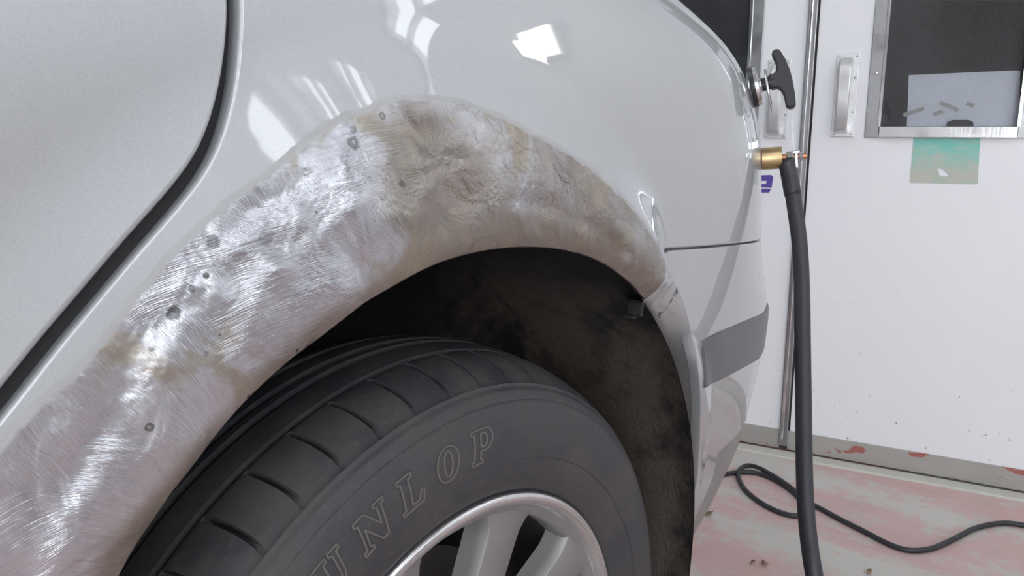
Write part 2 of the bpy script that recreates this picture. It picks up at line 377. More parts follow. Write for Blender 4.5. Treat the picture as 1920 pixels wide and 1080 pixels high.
# ---------------- the room ----------------
W0=np.array([1.561,.287,0]); WU=np.array([.1907,-.9816,0]); WU/=np.linalg.norm(WU); WN=np.array([WU[1],-WU[0],0]); ZZ=np.array([0,0,1.])
def wl(u,off,z): return W0+WU*u+WN*off+ZZ*z
def wuv(px,py,off=0.):
    r=ray(px,py); t=(off-(CAM-W0)@WN)/(r@WN); p=CAM+r*t; return float((p-W0)@WU),float(p[2])
def wbox(mb,u0,u1,o0,o1,z0,z1): mb.box(wl((u0+u1)/2,(o0+o1)/2,(z0+z1)/2),WU*(u1-u0)/2,WN*(o1-o0)/2,ZZ*(z1-z0)/2)
mb=MB(); mb.box((-1.6,-.3,-.05),(4.6,0,0),(0,4.2,0),(0,0,.05)); tag(mb.build('floor',M['floor'],smooth=False),kind='structure')
uS0=wuv(1477,600)[0]; uS1=wuv(1493,600)[0]      # aluminium stile between the two door leaves
zk1=wuv(1519,814)[1]; zk0=wuv(1519,849)[1]
fB0=wuv(1634,200)[0]; fB1=wuv(1652,200)[0]; pB1=wuv(1914,200)[0]; zs0=wuv(1700,258)[1]; zs1=wuv(1700,237)[1]
fA1=wuv(1424,60)[0]; fA0=wuv(1408,60)[0]
ZT=2.05; LB=pB1+.17; LA=uS0-.92
print('wall numbers',[round(x,3) for x in (uS0,uS1,zk0,zk1,fB0,fB1,pB1,zs0,zs1,fA0,fA1,LA,LB)])
def leaf(name,u0,u1,w0,w1,zs,label):
    """door leaf u0..u1 with a glazed opening w0..w1 above the sill height zs"""
    d=empty(name,wl((u0+u1)/2,0,0)); tag(d,label,kind='structure')
    zt=1.86; m=MB(); wbox(m,u0,w0,-.035,0,zk0,ZT); wbox(m,w1,u1,-.035,0,zk0,ZT); wbox(m,w0,w1,-.035,0,zk0,zs); wbox(m,w0,w1,-.035,0,zt,ZT)
    m.build('panel',M['door'],d,smooth=False)
    m=MB(); wbox(m,u0,u1,0,.004,zk0,zk1); m.build('kick_plate',M['kick'],d,smooth=False)
    t=.03; b=zs1-zs0
    for nm,a in (('frame_bar',(w0-t,w0,zs-b,zt+.03)),('frame_bar',(w1,w1+t,zs-b,zt+.03)),('frame_bar',(w0-t,w1+t,zt,zt+.03))):
        m=MB(); wbox(m,a[0],a[1],0,.005,a[2],a[3]); m.build(nm,M['alu'],d,smooth=False,bevel=.001)
    m=MB(); wbox(m,w0,w1,0,.012,zs-b,zs); m.build('sill_bar',M['bright'],d,smooth=False,bevel=.0015)
    for a in (w0,w1):
        m=MB(); wbox(m,a-.003,a+.003,.005,.010,zs,zt); m.build('glazing_bead',M['bright'],d,smooth=False)
    m=MB(); wbox(m,w0,w1,-.020,-.016,zs,zt); m.build('pane',M['glass'],d,smooth=False)
    for zc in (zs+.12,zs+.5,zs+.85):
        for a in (w0-t/2,w1+t/2):
            m=MB(); m.lathe([(0,.0068),(.003,.0064),(.0042,.005)],wl(a,0,zc),WN,10); m.build('screw',M['bright'],d)
    return d
def pull(d,px0,px1,py0,py1):
    (ua,za),(ub,zb)=wuv(px0,py0),wuv(px1,py1); uc=(ua+ub)/2; w=.5*wuv(px1,(py0+py1)/2)[0]-.5*wuv(px0+9,(py0+py1)/2)[0]; zc=(za+zb)/2; h=(za-zb)/2
    m=MB(); wbox(m,uc-w,uc+w,0,.003,zc-h,zc+h); m.build('handle_plate',M['handle'],d,smooth=False,bevel=.001)
    # cast grip: block ends and a rounded bar standing off the plate
    pr=[]; n=10
    prof=[(-h+.008,.003),(-h+.012,.026),(-h+.022,.034)]+[(h-.034,.034),(h-.020,.024),(h-.012,.010),(h-.008,.003)]
    inn=[(h-.032,.003),(h-.040,.012),(h-.052,.022),(-h+.040,.022),(-h+.030,.012),(-h+.028,.003)]
    m=MB(); m.prism([(a,b) for a,b in prof+inn],wl(uc-.0150,0,zc),ZZ,WN,WU,.027)
    m.build('handle_grip',M['handle'],d,smooth=True,bevel=.003,angle=50)
    for i,(a,b) in enumerate(((-1,1),(1,1),(-1,-1),(1,-1),(1,.45),(1,-.42))):
        m=MB(); m.lathe([(0,.005),(.002,.0048),(.003,.003)],wl(uc+a*(w-.006),0,zc+b*(h-.007)),WN,10); m.build('screw',M['steel'],d)
d1=leaf('door_1',LA,uS0,LA+.14,fA0,zs1,'white sliding door leaf partly hidden behind the car')
d2=leaf('door_2',uS1,LB,fB1,pB1,zs1,'white sliding door leaf with a glazed panel at the right')
pull(d1,1432,1484,112,260); pull(d2,1559,1611,101,257)
m=MB(); wbox(m,uS0,uS1,-.03,.012,zk0+.01,ZT); st=m.build('stile',M['alu'],d2,smooth=False,bevel=.002)
m=MB(); wbox(m,uS0+.004,uS0+.011,.012,.017,zk0+.03,ZT); m.build('stile_bead',M['bright'],d2,smooth=False,bevel=.0015)
m=MB(); wbox(m,uS1,uS1+.004,-.03,.001,zk0,ZT); m.build('edge_gap',M['gap'],d2,smooth=False)
# the rest of the wall, with high windows to the right that show as white patches in the paint
CH=3.6; E3=LB+.003
def holes(rect,hs):
    """cells of a rectangle (a0,a1,b0,b1) left over around rectangular openings"""
    A=sorted({rect[0],rect[1],*[h[0] for h in hs],*[h[1] for h in hs]}); Bs=sorted({rect[2],rect[3],*[h[2] for h in hs],*[h[3] for h in hs]})
    for a,b_ in zip(A,A[1:]):
        for c,d in zip(Bs,Bs[1:]):
            if not any(h[0]<=a and b_<=h[1] and h[2]<=c and d<=h[3] for h in hs): yield a,b_,c,d
U0,U1=-3.4,4.62
RW=[(1.98,2.46,1.85,2.18),(2.72,3.30,2.50,2.72),(3.55,4.15,2.74,2.98)]
m=MB()
for a in holes((U0,U1,0,CH),[(LA,E3,0,ZT)]+RW): wbox(m,a[0],a[1],-.10,0,a[2],a[3])
tag(m.build('wall_rear',M['wall'],smooth=False),kind='structure')
m=MB(); wbox(m,LA,E3,-1.0,-.96,0,ZT+.1); wbox(m,LA,E3,-1.,-.10,ZT,ZT+.04); wbox(m,LA-.04,LA,-1.,-.10,0,ZT+.04); wbox(m,E3,E3+.04,-1,-.10,0,ZT+.04); wbox(m,LA,E3,-1.,-.04,-.04,.01)
tag(m.build('wall_office',M['dark'],smooth=False),kind='structure')
def sash(name,bars,mat=None):
    m=MB()
    for a in bars: wbox(m,a[0],a[1],-.06,-.02,a[2],a[3])
    tag(m.build(name,M['alu'],smooth=False),kind='structure')
def frame_bars(r,nu,nz,t=.025):
    L=[(r[0],r[0]+t,r[2],r[3]),(r[1]-t,r[1],r[2],r[3]),(r[0],r[1],r[2],r[2]+t),(r[0],r[1],r[3]-t,r[3])]
    for i in range(1,nu): u=r[0]+(r[1]-r[0])*i/nu; L.append((u-t/2,u+t/2,r[2],r[3]))
    for i in range(1,nz): z=r[2]+(r[3]-r[2])*i/nz; L.append((r[0],r[1],z-t/2,z+t/2))
    return L
sash('window_1',frame_bars(RW[0],2,1)); sash('window_2',frame_bars(RW[1],3,1)); sash('window_3',frame_bars(RW[2],3,1))
# other walls and the roof: a wide open gateway behind the camera and two roof lights
XF,YS,YL=-4.6,-4.2,3.6
m=MB()
for a in holes((YS,YL,0,CH),[(-4.0,-1.95,0,3.0)]): m.box((XF-.05,(a[0]+a[1])/2,(a[2]+a[3])/2),(.05,0,0),(0,(a[1]-a[0])/2,0),(0,0,(a[3]-a[2])/2))
tag(m.build('wall_front',M['dim'],smooth=False),kind='structure')
m=MB(); SW=[(-3.2,-1.4,1.6,2.6),(1.5,2.3,2.8,3.2),(-.3,1.1,2.65,3.3)]  # last, unseen window opening is added to brighten the bare metal at left
for a in holes((XF,2.6,0,CH),SW): m.box(((a[0]+a[1])/2,YS-.05,(a[2]+a[3])/2),((a[1]-a[0])/2,0,0),(0,.05,0),(0,0,(a[3]-a[2])/2))
tag(m.build('wall_right',M['side'],smooth=False),kind='structure')
m=MB(); m.box((-1.8,YL+.05,CH/2),(2.9,0,0),(0,.05,0),(0,0,CH/2)); tag(m.build('wall_left',M['wall'],smooth=False),kind='structure')
RL=[(-3.4,.4,-2.5,-1.95),(-3.4,.4,1.1,1.65)]
m=MB()
for a in holes((XF-.1,2.6,YS-.1,YL+.1),RL): m.box(((a[0]+a[1])/2,(a[2]+a[3])/2,CH+.04),((a[1]-a[0])/2,0,0),(0,(a[3]-a[2])/2,0),(0,0,.04))
tag(m.build('ceiling',M['ceil'],smooth=False),kind='structure')
def portal(c,x,y,n):
    """light portal: tells the renderer where daylight enters"""
    c,x,y,n=(Vector(q) for q in (c,x,y,n)); L=bpy.data.lights.new('daylight_portal','AREA'); L.shape='RECTANGLE'; L.size=2*x.length; L.size_y=2*y.length; L.cycles.is_portal=True
    o=bpy.data.objects.new('daylight_portal',L); COL.objects.link(o); X=x.normalized(); Z=-n.normalized(); Y=Z.cross(X)
    o.matrix_world=Matrix(((X.x,Y.x,Z.x,c.x),(X.y,Y.y,Z.y,c.y),(X.z,Y.z,Z.z,c.z),(0,0,0,1)))
portal((XF-.1,-2.975,1.5),(0,1.025,0),(0,0,1.5),(1,0,0))
for r in SW: portal(((r[0]+r[1])/2,YS-.1,(r[2]+r[3])/2),((r[1]-r[0])/2,0,0),(0,0,(r[3]-r[2])/2),(0,1,0))
for r in RL: portal(((r[0]+r[1])/2,(r[2]+r[3])/2,CH+.09),((r[1]-r[0])/2,0,0),(0,(r[3]-r[2])/2,0),(0,0,-1))
for r in RW: portal(wl((r[0]+r[1])/2,-.11,(r[2]+r[3])/2),WU*(r[1]-r[0])/2,(0,0,(r[3]-r[2])/2),WN)
# bulkhead lamp on the wall right of the doors
lu,lz=1.50,1.43; lp=empty('wall_lamp',wl(lu,0,lz)); tag(lp,'lit square bulkhead lamp on the white wall right of the doors','lamp')
m=MB(); wbox(m,lu-.105,lu+.105,0,.05,lz-.10,lz+.10); m.build('lamp_housing',M['alu'],lp,smooth=False,bevel=.012)
t=NT('lit_diffuser'); em_=t.n('ShaderNodeEmission',Color=(1,.98,.95),Strength=14.); t.end(em_)
m=MB(); wbox(m,lu-.085,lu+.085,.05,.062,lz-.08,lz+.08); m.build('lamp_diffuser',t.m,lp,smooth=False,bevel=.02)
m=MB(); wbox(m,LA-.5,E3,.012,.055,-.01,.006); tag(m.build('trim_1',M['conc'],smooth=False,bevel=.004),kind='structure')
# stickers and the paper taped inside the window
g=[wuv(*p) for p in ((1713,259),(1838,259),(1833,345),(1706,342))]
m=MB(); m.prism(g,W0+WN*.0006,WU,ZZ,WN,.0006); sk=m.build('sticker',M['sticker'],smooth=False); tag(sk,'faded green square sticker on the white door below the window','sticker')
g=[wuv(*p) for p in ((1758,316),(1766,318),(1778,328),(1774,331),(1762,330))]
m=MB(); m.prism(g,W0+WN*.0013,WU,ZZ,WN,.0006); m.build('torn_spot',M['wvinyl'],sk,smooth=False)
g=[wuv(*p,-.024) for p in ((1704,141),(1905,132),(1913,133),(1910,245),(1700,245))]
m=MB(); m.prism(g,W0-WN*.024,WU,ZZ,WN,.0008); pp=m.build('paper_sheet',M['white'],smooth=False); tag(pp,'pale sheet of paper taped behind the glass of the right door','paper')
for a,b in (((1694,216),(1733,203)),((1762,192),(1797,207)),((1750,215),(1768,209)),((1812,193),(1826,199))):
    p=np.array(wuv(*a,-.023)); q=np.array(wuv(*b,-.023)); t_=(q-p)/np.hypot(*(q-p)); n_=np.array([-t_[1],t_[0]])*.0045
    m=MB(); m.prism([p+n_,q+n_,q-n_,p-n_],W0-WN*.0228,WU,ZZ,WN,.0006); m.build('tape_strip',M['tape'],pp,smooth=False)
u_,z_=wuv(1800,238,-.012); m=MB(); m.prism([(-.026,-.004),(.026,-.004),(.025,.010),(.014,.016),(-.014,.016),(-.024,.011)],wl(u_,-.014,z_),WU,ZZ,WN,.012)
kb=m.build('window_catch',M['black'],d2,smooth=False,bevel=.002)
# blue numeral sticker beside the car's edge
gl=[[(1412,329),(1446,328),(1450,331),(1447,352),(1412,351),(1412,345),(1436,345),(1438,339),(1412,339)],[(1412,353),(1446,354),(1442,361),(1412,361)]]
m=MB(); m.prism([wuv(*p) for p in ((1410,326),(1449,325),(1453,330),(1449,352),(1445,364),(1410,364))],W0+WN*.0006,WU,ZZ,WN,.0005)
nb=m.build('numeral_sticker',M['wvinyl'],smooth=False); tag(nb,'blue and white numeral sticker on the door beside the car','sticker')
for q in gl:
    m=MB(); m.prism([wuv(*p) for p in q],W0+WN*.0012,WU,ZZ,WN,.0006); m.build('numeral_stroke',M['blue'],nb,smooth=False)

# ---------------- the car ----------------
car=empty('car',(0,.5,0)); tag(car,'silver car with its rear wheel arch ground back to bare metal','car')
GAP=[(441,0),(440,40),(436,95),(430,145),(421,187),(401,255),(385,290),(365,321),(340,352),(310,388),(250,454),(185,531),(144,580),(100,630),(50,694),(0,757)]
g=inv(GAP); g=catmull(g,6)
e=g[-1]; r0=math.hypot(e[0]-AX,e[1]-AZ); a0=math.degrees(math.atan2(e[1]-AZ,e[0]-AX))
ext=[(AX+r0*math.cos(math.radians(a)),AZ+r0*math.sin(math.radians(a))) for a in np.arange(a0+3,176,4)]+[(AX-r0-.002,.33),(AX-r0-.004,.22)]
top=[(g[0][0]+.012,1.12),(g[0][0]+.010,1.06),(g[0][0]+.007,1.0),(g[0][0]+.003,.94)]
gap=smoothline(np.vstack([top,g,ext]),160,6)
def offs(L,d):
    T=np.gradient(L,axis=0); T/=np.hypot(*T.T)[:,None]; return L+d*np.stack([-T[:,1],T[:,0]],1)
OPEN=[(1208,557),(1185,530),(1148,500),(1102,478),(1055.6,466),(1009,461.6),(963,461.6),(907,468.5),(852,481),(801,500),(745,530),(694,560),(639,601),(578.7,647.7),(555.6,662),(466.7,744),(400,818),(346.7,884),(302,951),(258,1018),(227,1075.6)]
o_=inv(OPEN); e=o_[-1]; r1=math.hypot(e[0]-AX,e[1]-AZ); a1=math.degrees(math.atan2(e[1]-AZ,e[0]-AX))
oext=[(AX+r1*math.cos(math.radians(a)),AZ+r1*math.sin(math.radians(a))) for a in np.arange(a1+4,197,4)]+[(AX-r1+.012,.22)]
opn=smoothline(np.vstack([catmull(o_,4),oext]),170,4)
print('open',o_[0],o_[-1],'gap',g[0],g[-1])
seam=catmull(inv([(1246,472),(1330,462.5),(1424,451)]),6)
seam=np.vstack([seam,[(.62,seam[-1][1]-.003),(.8,seam[-1][1]-.004),(2.05,seam[-1][1]-.004)]])
seam=smoothline(seam,120,3); i8=np.argmin(abs(seam[:,0]-.80))
joint=inv([(1246,474),(1249,500),(1247,525),(1234,542),(1215,559)])
# quarter panel: up the door gap, along the waist, down the rear edge, back along the bumper seam, round the arch
gp=offs(gap,.0058)      # towards the rear
if gp[40][0]<gap[40][0]: gp=offs(gap,-.0058)
gd=2*gap-gp
waist=[(x,1.12) for x in np.arange(gp[0][0]+.03,.80,.03)]
up_seam=seam[:i8+1]+[0,.0030]
poly=np.vstack([gp[::-1],waist,[(.80,1.12)],[(.80,z) for z in np.arange(1.09,.71,-.03)],up_seam[::-1],joint[1:]+[-.0008,.0008],opn])
BARE=[(-60,905),(0,850),(60,775),(130,712),(190,640),(250,570),(320,488),(380,425),(450,365),(520,318),(555,285),(600,246),(650,222),(690,206),(740,192),(800,187),(870,194),(930,216),(1000,250),(1060,284),(1110,320),(1160,366),(1200,410),(1228,450),(1249,498)]
bare=catmull(inv(BARE[1:]),4)
bp=np.vstack([[(bare[0][0]-.05,bare[0][1]-.07),(bare[0][0]-.09,bare[0][1]-.16),(-.47,.2)][::-1],bare,[(.30,.66),(.2,.3),(-.2,.2)]])
RIDGES=[(inv(p),A,w) for p,A,w in (([(345,610),(300,690),(250,770),(190,880),(140,1000),(115,1070)],.0011,.008),([(500,500),(470,600),(440,680),(395,770),(330,880)],.0013,.007),
 ([(560,415),(500,425),(440,470),(390,540)],.0018,.009),([(690,350),(640,410),(570,470),(520,500)],.0018,.007),([(420,860),(340,960),(270,1040)],-.0012,.008),([(240,740),(170,850),(90,960)],-.0011,.010),
 ([(730,220),(690,260),(650,330)],.0014,.008),([(960,375),(1040,390),(1120,430),(1180,480)],-.0014,.006),([(870,300),(960,310),(1050,350)],.0012,.009),([(760,260),(800,300),(800,350)],.0014,.007))]
def hammer(v):
    """shallow beaten dents in the stripped area"""
    d=segdist(v,bp); d=np.where(inside(v,bp),d,-d); k=sstep(.0,.02,d); x,z=v.T; q=np.zeros(len(v))
    R=np.random.default_rng(3)
    a=np.arctan2(z-AZ,x-AX); r=np.hypot(x-AX,z-AZ)
    for _ in range(130):
        ca=math.radians(R.uniform(40,178)); cr=AR+R.uniform(.018,.10); wt=R.uniform(.010,.05); wr=R.uniform(.007,.016); th=R.normal(0,.35)
        A=R.choice([-1,1],p=[.6,.4])*R.uniform(.0007,.0024)*min(1,wr/.012)
        dt=(a-ca)*cr; dr=r-cr; u_=dt*math.cos(th)+dr*math.sin(th); w_=-dt*math.sin(th)+dr*math.cos(th)
        q+=A*np.exp(-(u_/wt)**2-(w_/wr)**2)
    for _ in range(120):
        ca=math.radians(R.uniform(38,178)); cr=AR+R.uniform(.02,.10); w_=R.uniform(.005,.009); A=R.choice([-1,1])*R.uniform(.0002,.0006)
        q+=A*np.exp(-(((a-ca)*cr)**2+(r-cr)**2)/w_**2)
    for pts,A,w_ in RIDGES: q+=A*np.exp(-(segdist(v,pts,False)/w_)**2)
    return q*k
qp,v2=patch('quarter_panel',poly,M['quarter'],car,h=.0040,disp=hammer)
d=segdist(v2,bp); d=np.where(inside(v2,bp),d,-d); full=np.full(len(qp.data.vertices),-.05)
full[:len(v2)]=d
nb_=len(qp.data.vertices)-len(v2)
# rolled edges take the value of the outline they continue
nl=nb_//4; B_=dens(poly,.0040); dB=segdist(B_,bp); dB=np.where(inside(B_,bp),dB,-dB)
if len(B_)==nl:
    for q in range(4): full[len(v2)+q*nl:len(v2)+(q+1)*nl]=dB
pr_=np.hypot(v2[:,0]-AX,v2[:,1]-AZ)-AR; pa_=np.degrees(np.arctan2(v2[:,1]-AZ,v2[:,0]-AX))
pv=np.zeros(len(full)); pv[:len(v2)]=np.exp(-((pr_-.042)/.016)**2)*sstep(38,46,pa_)*(1-sstep(85,110,pa_))+.25*np.exp(-((pr_-.07)/.02)**2)*(1-sstep(95,120,pa_))
at=qp.data.attributes.new('pit','FLOAT','POINT'); at.data.foreach_set('value',pv.astype(np.float32))
ov=np.zeros(len(full)); ov[:len(v2)]=np.clip(.85*(1-sstep(70,118,pa_))+.9*(1-sstep(.008,.03,pr_))+sum(.75*np.exp(-(np.hypot(*(v2-c_).T)/.026)**2) for c_ in inv([(770,270),(850,320),(800,400)])),0,1)  # tarnish and olive patches, plus floor reflection painted in at lip and right
if len(B_)==nl:
    for q in range(4): ov[len(v2)+q*nl:len(v2)+(q+1)*nl]=.7
at=qp.data.attributes.new('tarnish_reflect','FLOAT','POINT'); at.data.foreach_set('value',ov.astype(np.float32))
at=qp.data.attributes.new('bare','FLOAT','POINT'); at.data.foreach_set('value',full.astype(np.float32))
# rear door
dpoly=np.vstack([gd,[(-1.25,.22),(-1.25,1.12)],[(x,1.12) for x in np.arange(-1.2,gd[0][0]-.02,.05)]])
patch('rear_door',dpoly,M['paint'],car,h=.012,roll=.003)
sp_=offs(gap,.016); sq_=offs(gap,-.016)
o,_=patch('door_seal',np.vstack([sp_,sq_[::-1]]),M['seal'],car,h=.012,off=-.010,roll=.0005,depth=.004)
# tailgate
low=seam[i8:]+[0,.0022]
patch('tailgate',np.vstack([low,[(2.05,1.12),(.805,1.12)]])+[.004,0],M['paint'],car,h=.02)
# bumper
CREASE=[(1250,505),(1263,528),(1277,553),(1286,580),(1294,610),(1303,647),(1309,683),(1313,716),(1315,753),(1314,800),(1312,850),(1309,895),(1303,934),(1294,986)]
crease=catmull(inv(CREASE),3); CZ=.4085
bs=seam-[0,.0026]
bpoly=np.vstack([bs[::-1],inv([(1250,490)]),crease,[(crease[-1][0]+.004,crease[-1][1]+.003),(crease[-1][0]+.006,.40),(crease[-1][0]+.006,CZ)],[(x,CZ) for x in np.arange(crease[-1][0]+.03,2.05,.03)],[(2.05,CZ)]])
bump,_=patch('bumper',bpoly,M['paint'],car,h=.007,roll=.0012)
# forward-facing lip of the bumper around the wheel opening
INNER=[(1204,567),(1216,572),(1229,590),(1241,610),(1251,632),(1262,662),(1271,692),(1277,723),(1281,756),(1284,800),(1284,845),(1282,880),(1277,925),(1263,1006)]
ou=np.array([surf(*q) for q in crease]); ip=catmull(np.array(INNER,float),3); nn=len(ou); rows=[]
inn=[]
for i,(px,py) in enumerate(ip):
    r=ray(px,py); Y=ou[i][1]+.010+.022*sstep(0,.45,i/nn); inn.append(CAM+r*((Y-CAM[1])/r[1]))
inn=np.array(inn); mb=MB()
inn[0:3]+=0
for t,bulge,back in ((0,0,0),(.12,.0012,0),(.35,.0022,0),(.6,.0022,0),(.82,.001,0),(1,0,0),(1.06,-.002,.006),(1.0,-.001,.022)):
    p=ou*(1-t)+inn*t; dirn=np.array([-.6,-.8,0])
    rows.append(p+dirn*bulge+np.array([0,1,0])*back)
V=np.concatenate(rows); mb.add(V,[(q*nn+i,q*nn+i+1,(q+1)*nn+i+1,(q+1)*nn+i) for q in range(len(rows)-1) for i in range(nn-1)])
lipo=mb.build('arch_lip',M['scuffed'],bump)
print('lip r',np.hypot(inn[:,0]-AX,inn[:,2]-AZ).round(3)[::6],'crease r',np.hypot(ou[:,0]-AX,ou[:,2]-AZ).round(3)[::6])
arch=crease
xa=arch[-1][0]+.008
patch('lower_bumper',np.array([(xa,CZ-.005)]+[(x,CZ-.005) for x in np.arange(.42,2.05,.03)]+[(2.05,CZ-.005),(2.05,.2)]+[(x,.2) for x in np.arange(2.0,.42,-.05)]+[(xa+.01,.24),(xa,.33)]),M['valance'],car,h=.012,off=-.003,roll=.002,depth=.02)
ml=inv([(1315,643),(1340,630),(1375,615),(1405,602),(1430,591)]); mb_=inv([(1420,670),(1400,681),(1370,697),(1345,710),(1321,723)])
zt_,zb_=ml[-1][1],mb_[0][1]
mpoly=np.vstack([catmull(ml,3),[(.62,zt_-.003),(.8,zt_-.004),(1.4,zt_-.004),(2.05,zt_-.004),(2.05,zb_),(1.4,zb_),(.8,zb_),(.62,zb_+.002)],catmull(mb_,3)])
patch('bumper_moulding',mpoly,M['mould'],car,h=.008,off=.003,roll=.003,depth=.010)
# arch liner: rolled felt shell and inner wall
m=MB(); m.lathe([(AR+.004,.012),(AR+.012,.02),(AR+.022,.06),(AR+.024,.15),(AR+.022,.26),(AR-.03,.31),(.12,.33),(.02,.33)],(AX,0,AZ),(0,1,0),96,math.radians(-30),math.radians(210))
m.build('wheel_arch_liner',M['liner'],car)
m=MB(); p=at_depth(1196,572,1.0); q=surf(*joint[-1])
P=q+np.array([.002,.014,-.012]); m.box(P,(.0015,0,-.001),(0,.008,0),(.002,0,.007)); m.box(P+[-.003,.004,-.008],(.004,0,0),(0,.006,0),(0,0,.0015)); m.build('bumper_bracket',M['seal'],car,smooth=False,bevel=.001)
# ---- wheel ----
WC=np.array([0,0,.32])
def tire_profile():
    h=[(.2135,.048),(.2150,.038),(.2195,.031),(.2260,.0255),(.2340,.0220),(.2440,.0202),(.2490,.0198),(.2496,.0188),(.2520,.0184),(.2620,.0182),(.2740,.0192),(.2860,.0222),(.2945,.0262),(.2965,.0272),(.2972,.0286),(.2990,.0294),(.3030,.0326),(.3048,.0338),(.3056,.0362),(.3074,.0376),(.3090,.0384),(.3098,.0408)]
    sh=[(.3112,.0430),(.3135,.0465),(.3162,.0515),(.3190,.0575),(.3220,.0650),(.3248,.0735),(.3270,.0815),(.3280,.0860)]
    tr=[(.3278,.0868),(.3215,.0874),(.3215,.0930),(.3285,.0936),(.3300,.1000),(.3308,.1080),(.3310,.1150),(.3245,.1156),(.3245,.1240),(.3312,.1246)]
    half=h+sh+tr; YC=.128
    return half,len(h),len(sh),YC
half,nh,ns,YC=tire_profile()
full_=half+[(r,2*YC-y) for r,y in half[::-1]]
NP=54; offsd=[-.56,-.42,-.28,-.16,.16,.28,.42,.56,1.3,2.3,3.4,4.4,5.3]; ph0=125.0
ang=[]; gk=[]
for k in range(NP):
    for od in offsd: ang.append(ph0+k*360/NP+od); gk.append(1.0 if abs(od)<=.17 else (.6 if abs(od)<=.29 else 0))
mt=MB(); K=len(full_); v=[]
for a,gd_ in zip(ang,gk):
    for i,(r,y) in enumerate(full_):
        sft=0; dep=0; j=i if i<len(half) else K-1-i
        if nh-1<=j<nh+ns:
            t=(j-nh+1)/ns; sft=-1.1*math.sin(math.pi*t)*.55+.55*t; dep=.0070*sstep(.10,.65,t)*gd_+.0008*gd_*(t<.8)
            if t>.93: dep*=.35
        elif nh+ns<=j<nh+ns+3: sft=.55
        if i>=len(half): sft=-sft; 
        b=math.radians(a+sft); rr=r-dep; v.append((rr*math.cos(b),y+dep*.4*(1 if i<len(half) else -1),WC[2]+rr*math.sin(b)))
n=len(ang); f=[(i*K+q,((i+1)%n)*K+q,((i+1)%n)*K+q+1,i*K+q+1) for i in range(n) for q in range(K-1)]
mt.add(v,f); tire=mt.build('tire',M['rubber'],car,angle=38)
tag(tire,'worn black tyre with raised lettering on its dusty sidewall')
def side_y(r): 
    R=[p[0] for p in half[:nh]]; Y=[p[1] for p in half[:nh]]; return float(np.interp(r,R,Y))
# raised sidewall letters, slab serif, drawn in units of letter height
def arc(cx,cy,rx,ry,a0,a1,n=10): return [(cx+rx*math.cos(math.radians(a)),cy+ry*math.sin(math.radians(a))) for a in np.linspace(a0,a1,n)]
LET={
'P':[[(0,0),(.50,0),(.50,.10),(.40,.12),(.40,.36),(.60,.36)]+arc(.62,.68,.30,.32,-85,85)+[(.62,1),(0,1),(0,.90),(.12,.87),(.12,.12),(0,.10)],[(.40,.48),(.56,.48)]+arc(.57,.68,.10,.19,-80,80,6)+[(.56,.87),(.40,.87)]],
'O':[arc(.45,.5,.45,.5,0,345,24),arc(.45,.5,.17,.36,0,345,20)],
'L':[[(0,0),(.85,0),(.90,.36),(.78,.36),(.68,.12),(.40,.12),(.40,.88),(.54,.90),(.54,1),(0,1),(0,.90),(.12,.88),(.12,.12),(0,.10)]],
'N':[[(0,0),(.36,0),(.36,.10),(.25,.13),(.25,.66),(.72,0),(.95,0),(.95,.88),(1.06,.90),(1.06,1),(.70,1),(.70,.90),(.80,.88),(.80,.40),(.38,1),(0,1),(0,.90),(.11,.87),(.11,.13),(0,.10)]],
'U':[[(0,1),(0,.90),(.10,.88),(.10,.35)]+arc(.46,.32,.36,.32,180,355,12)+[(.82,.88),(.93,.90),(.93,1),(.58,1),(.58,.90),(.68,.88),(.68,.33)]+arc(.52,.33,.16,.20,0,-180,8)+[(.36,.88),(.48,.90),(.48,1)]],
'D':[[(0,0),(.50,0)]+arc(.50,.5,.42,.5,-80,80,12)+[(.50,1),(0,1),(0,.90),(.12,.87),(.12,.13),(0,.10)],[(.40,.12),(.48,.12)]+arc(.48,.5,.17,.38,-80,80,8)+[(.48,.88),(.40,.88)]]}
HL=.0255; RB=.2585
def letter(ch,a_left,parent):
    def mp(x,y,lift):
        x=x+.16*y; r=RB+y*HL; b=math.radians(a_left)-x*HL/.272; return (r*math.cos(b),side_y(r)-lift,WC[2]+r*math.sin(b))
    m=MB(); loops=[dens(np.array(q),.07) for q in LET[ch]]; V=[]; fs=[]
    for L in loops: fs.append(list(range(len(V),len(V)+len(L)))); V+=[Vector(p) for p in L]
    allp=np.array([tuple(p) for p in V]); ed=[]
    for q in fs: ed+=[(q[i],q[(i+1)%len(q)]) for i in range(len(q))]
    gx=np.stack(np.meshgrid(np.arange(.03,1.1,.1),np.arange(.05,1,.1)),-1).reshape(-1,2); ok=inside(gx,loops[0])
    if len(loops)>1: ok&=~inside(gx,loops[1])
    for L in loops: ok&=segdist(gx,L)>.03
    V+= [Vector(p) for p in gx[ok]]
    r_=delaunay_2d_cdt(V,ed,[],0,1e-6); P2=np.array([tuple(p) for p in r_[0]]); tri=[]
    for t_ in r_[2]:
        c=P2[list(t_)].mean(0)[None]
        if inside(c,loops[0])[0] and not (len(loops)>1 and inside(c,loops[1])[0]): tri.append(tuple(t_))
    m.add([mp(x,y,.0003) for x,y in P2],tri)
    nf=len(m.f)
    for L in loops: m.tube([mp(x,y,.0003) for x,y in dens(L,.05)],.0010,6,closed=True)
    o=m.build('raised_letter',M['rubber'],parent,fixn=False); o.data.materials.append(M['letter'])
    for p_ in o.data.polygons: p_.material_index=int(p_.index>=nf)
    return o
for ch,a in (('P',92.3),('O',100.2),('L',108.2),('N',116.6),('U',124.6),('D',132.6)): letter(ch,a,tire)
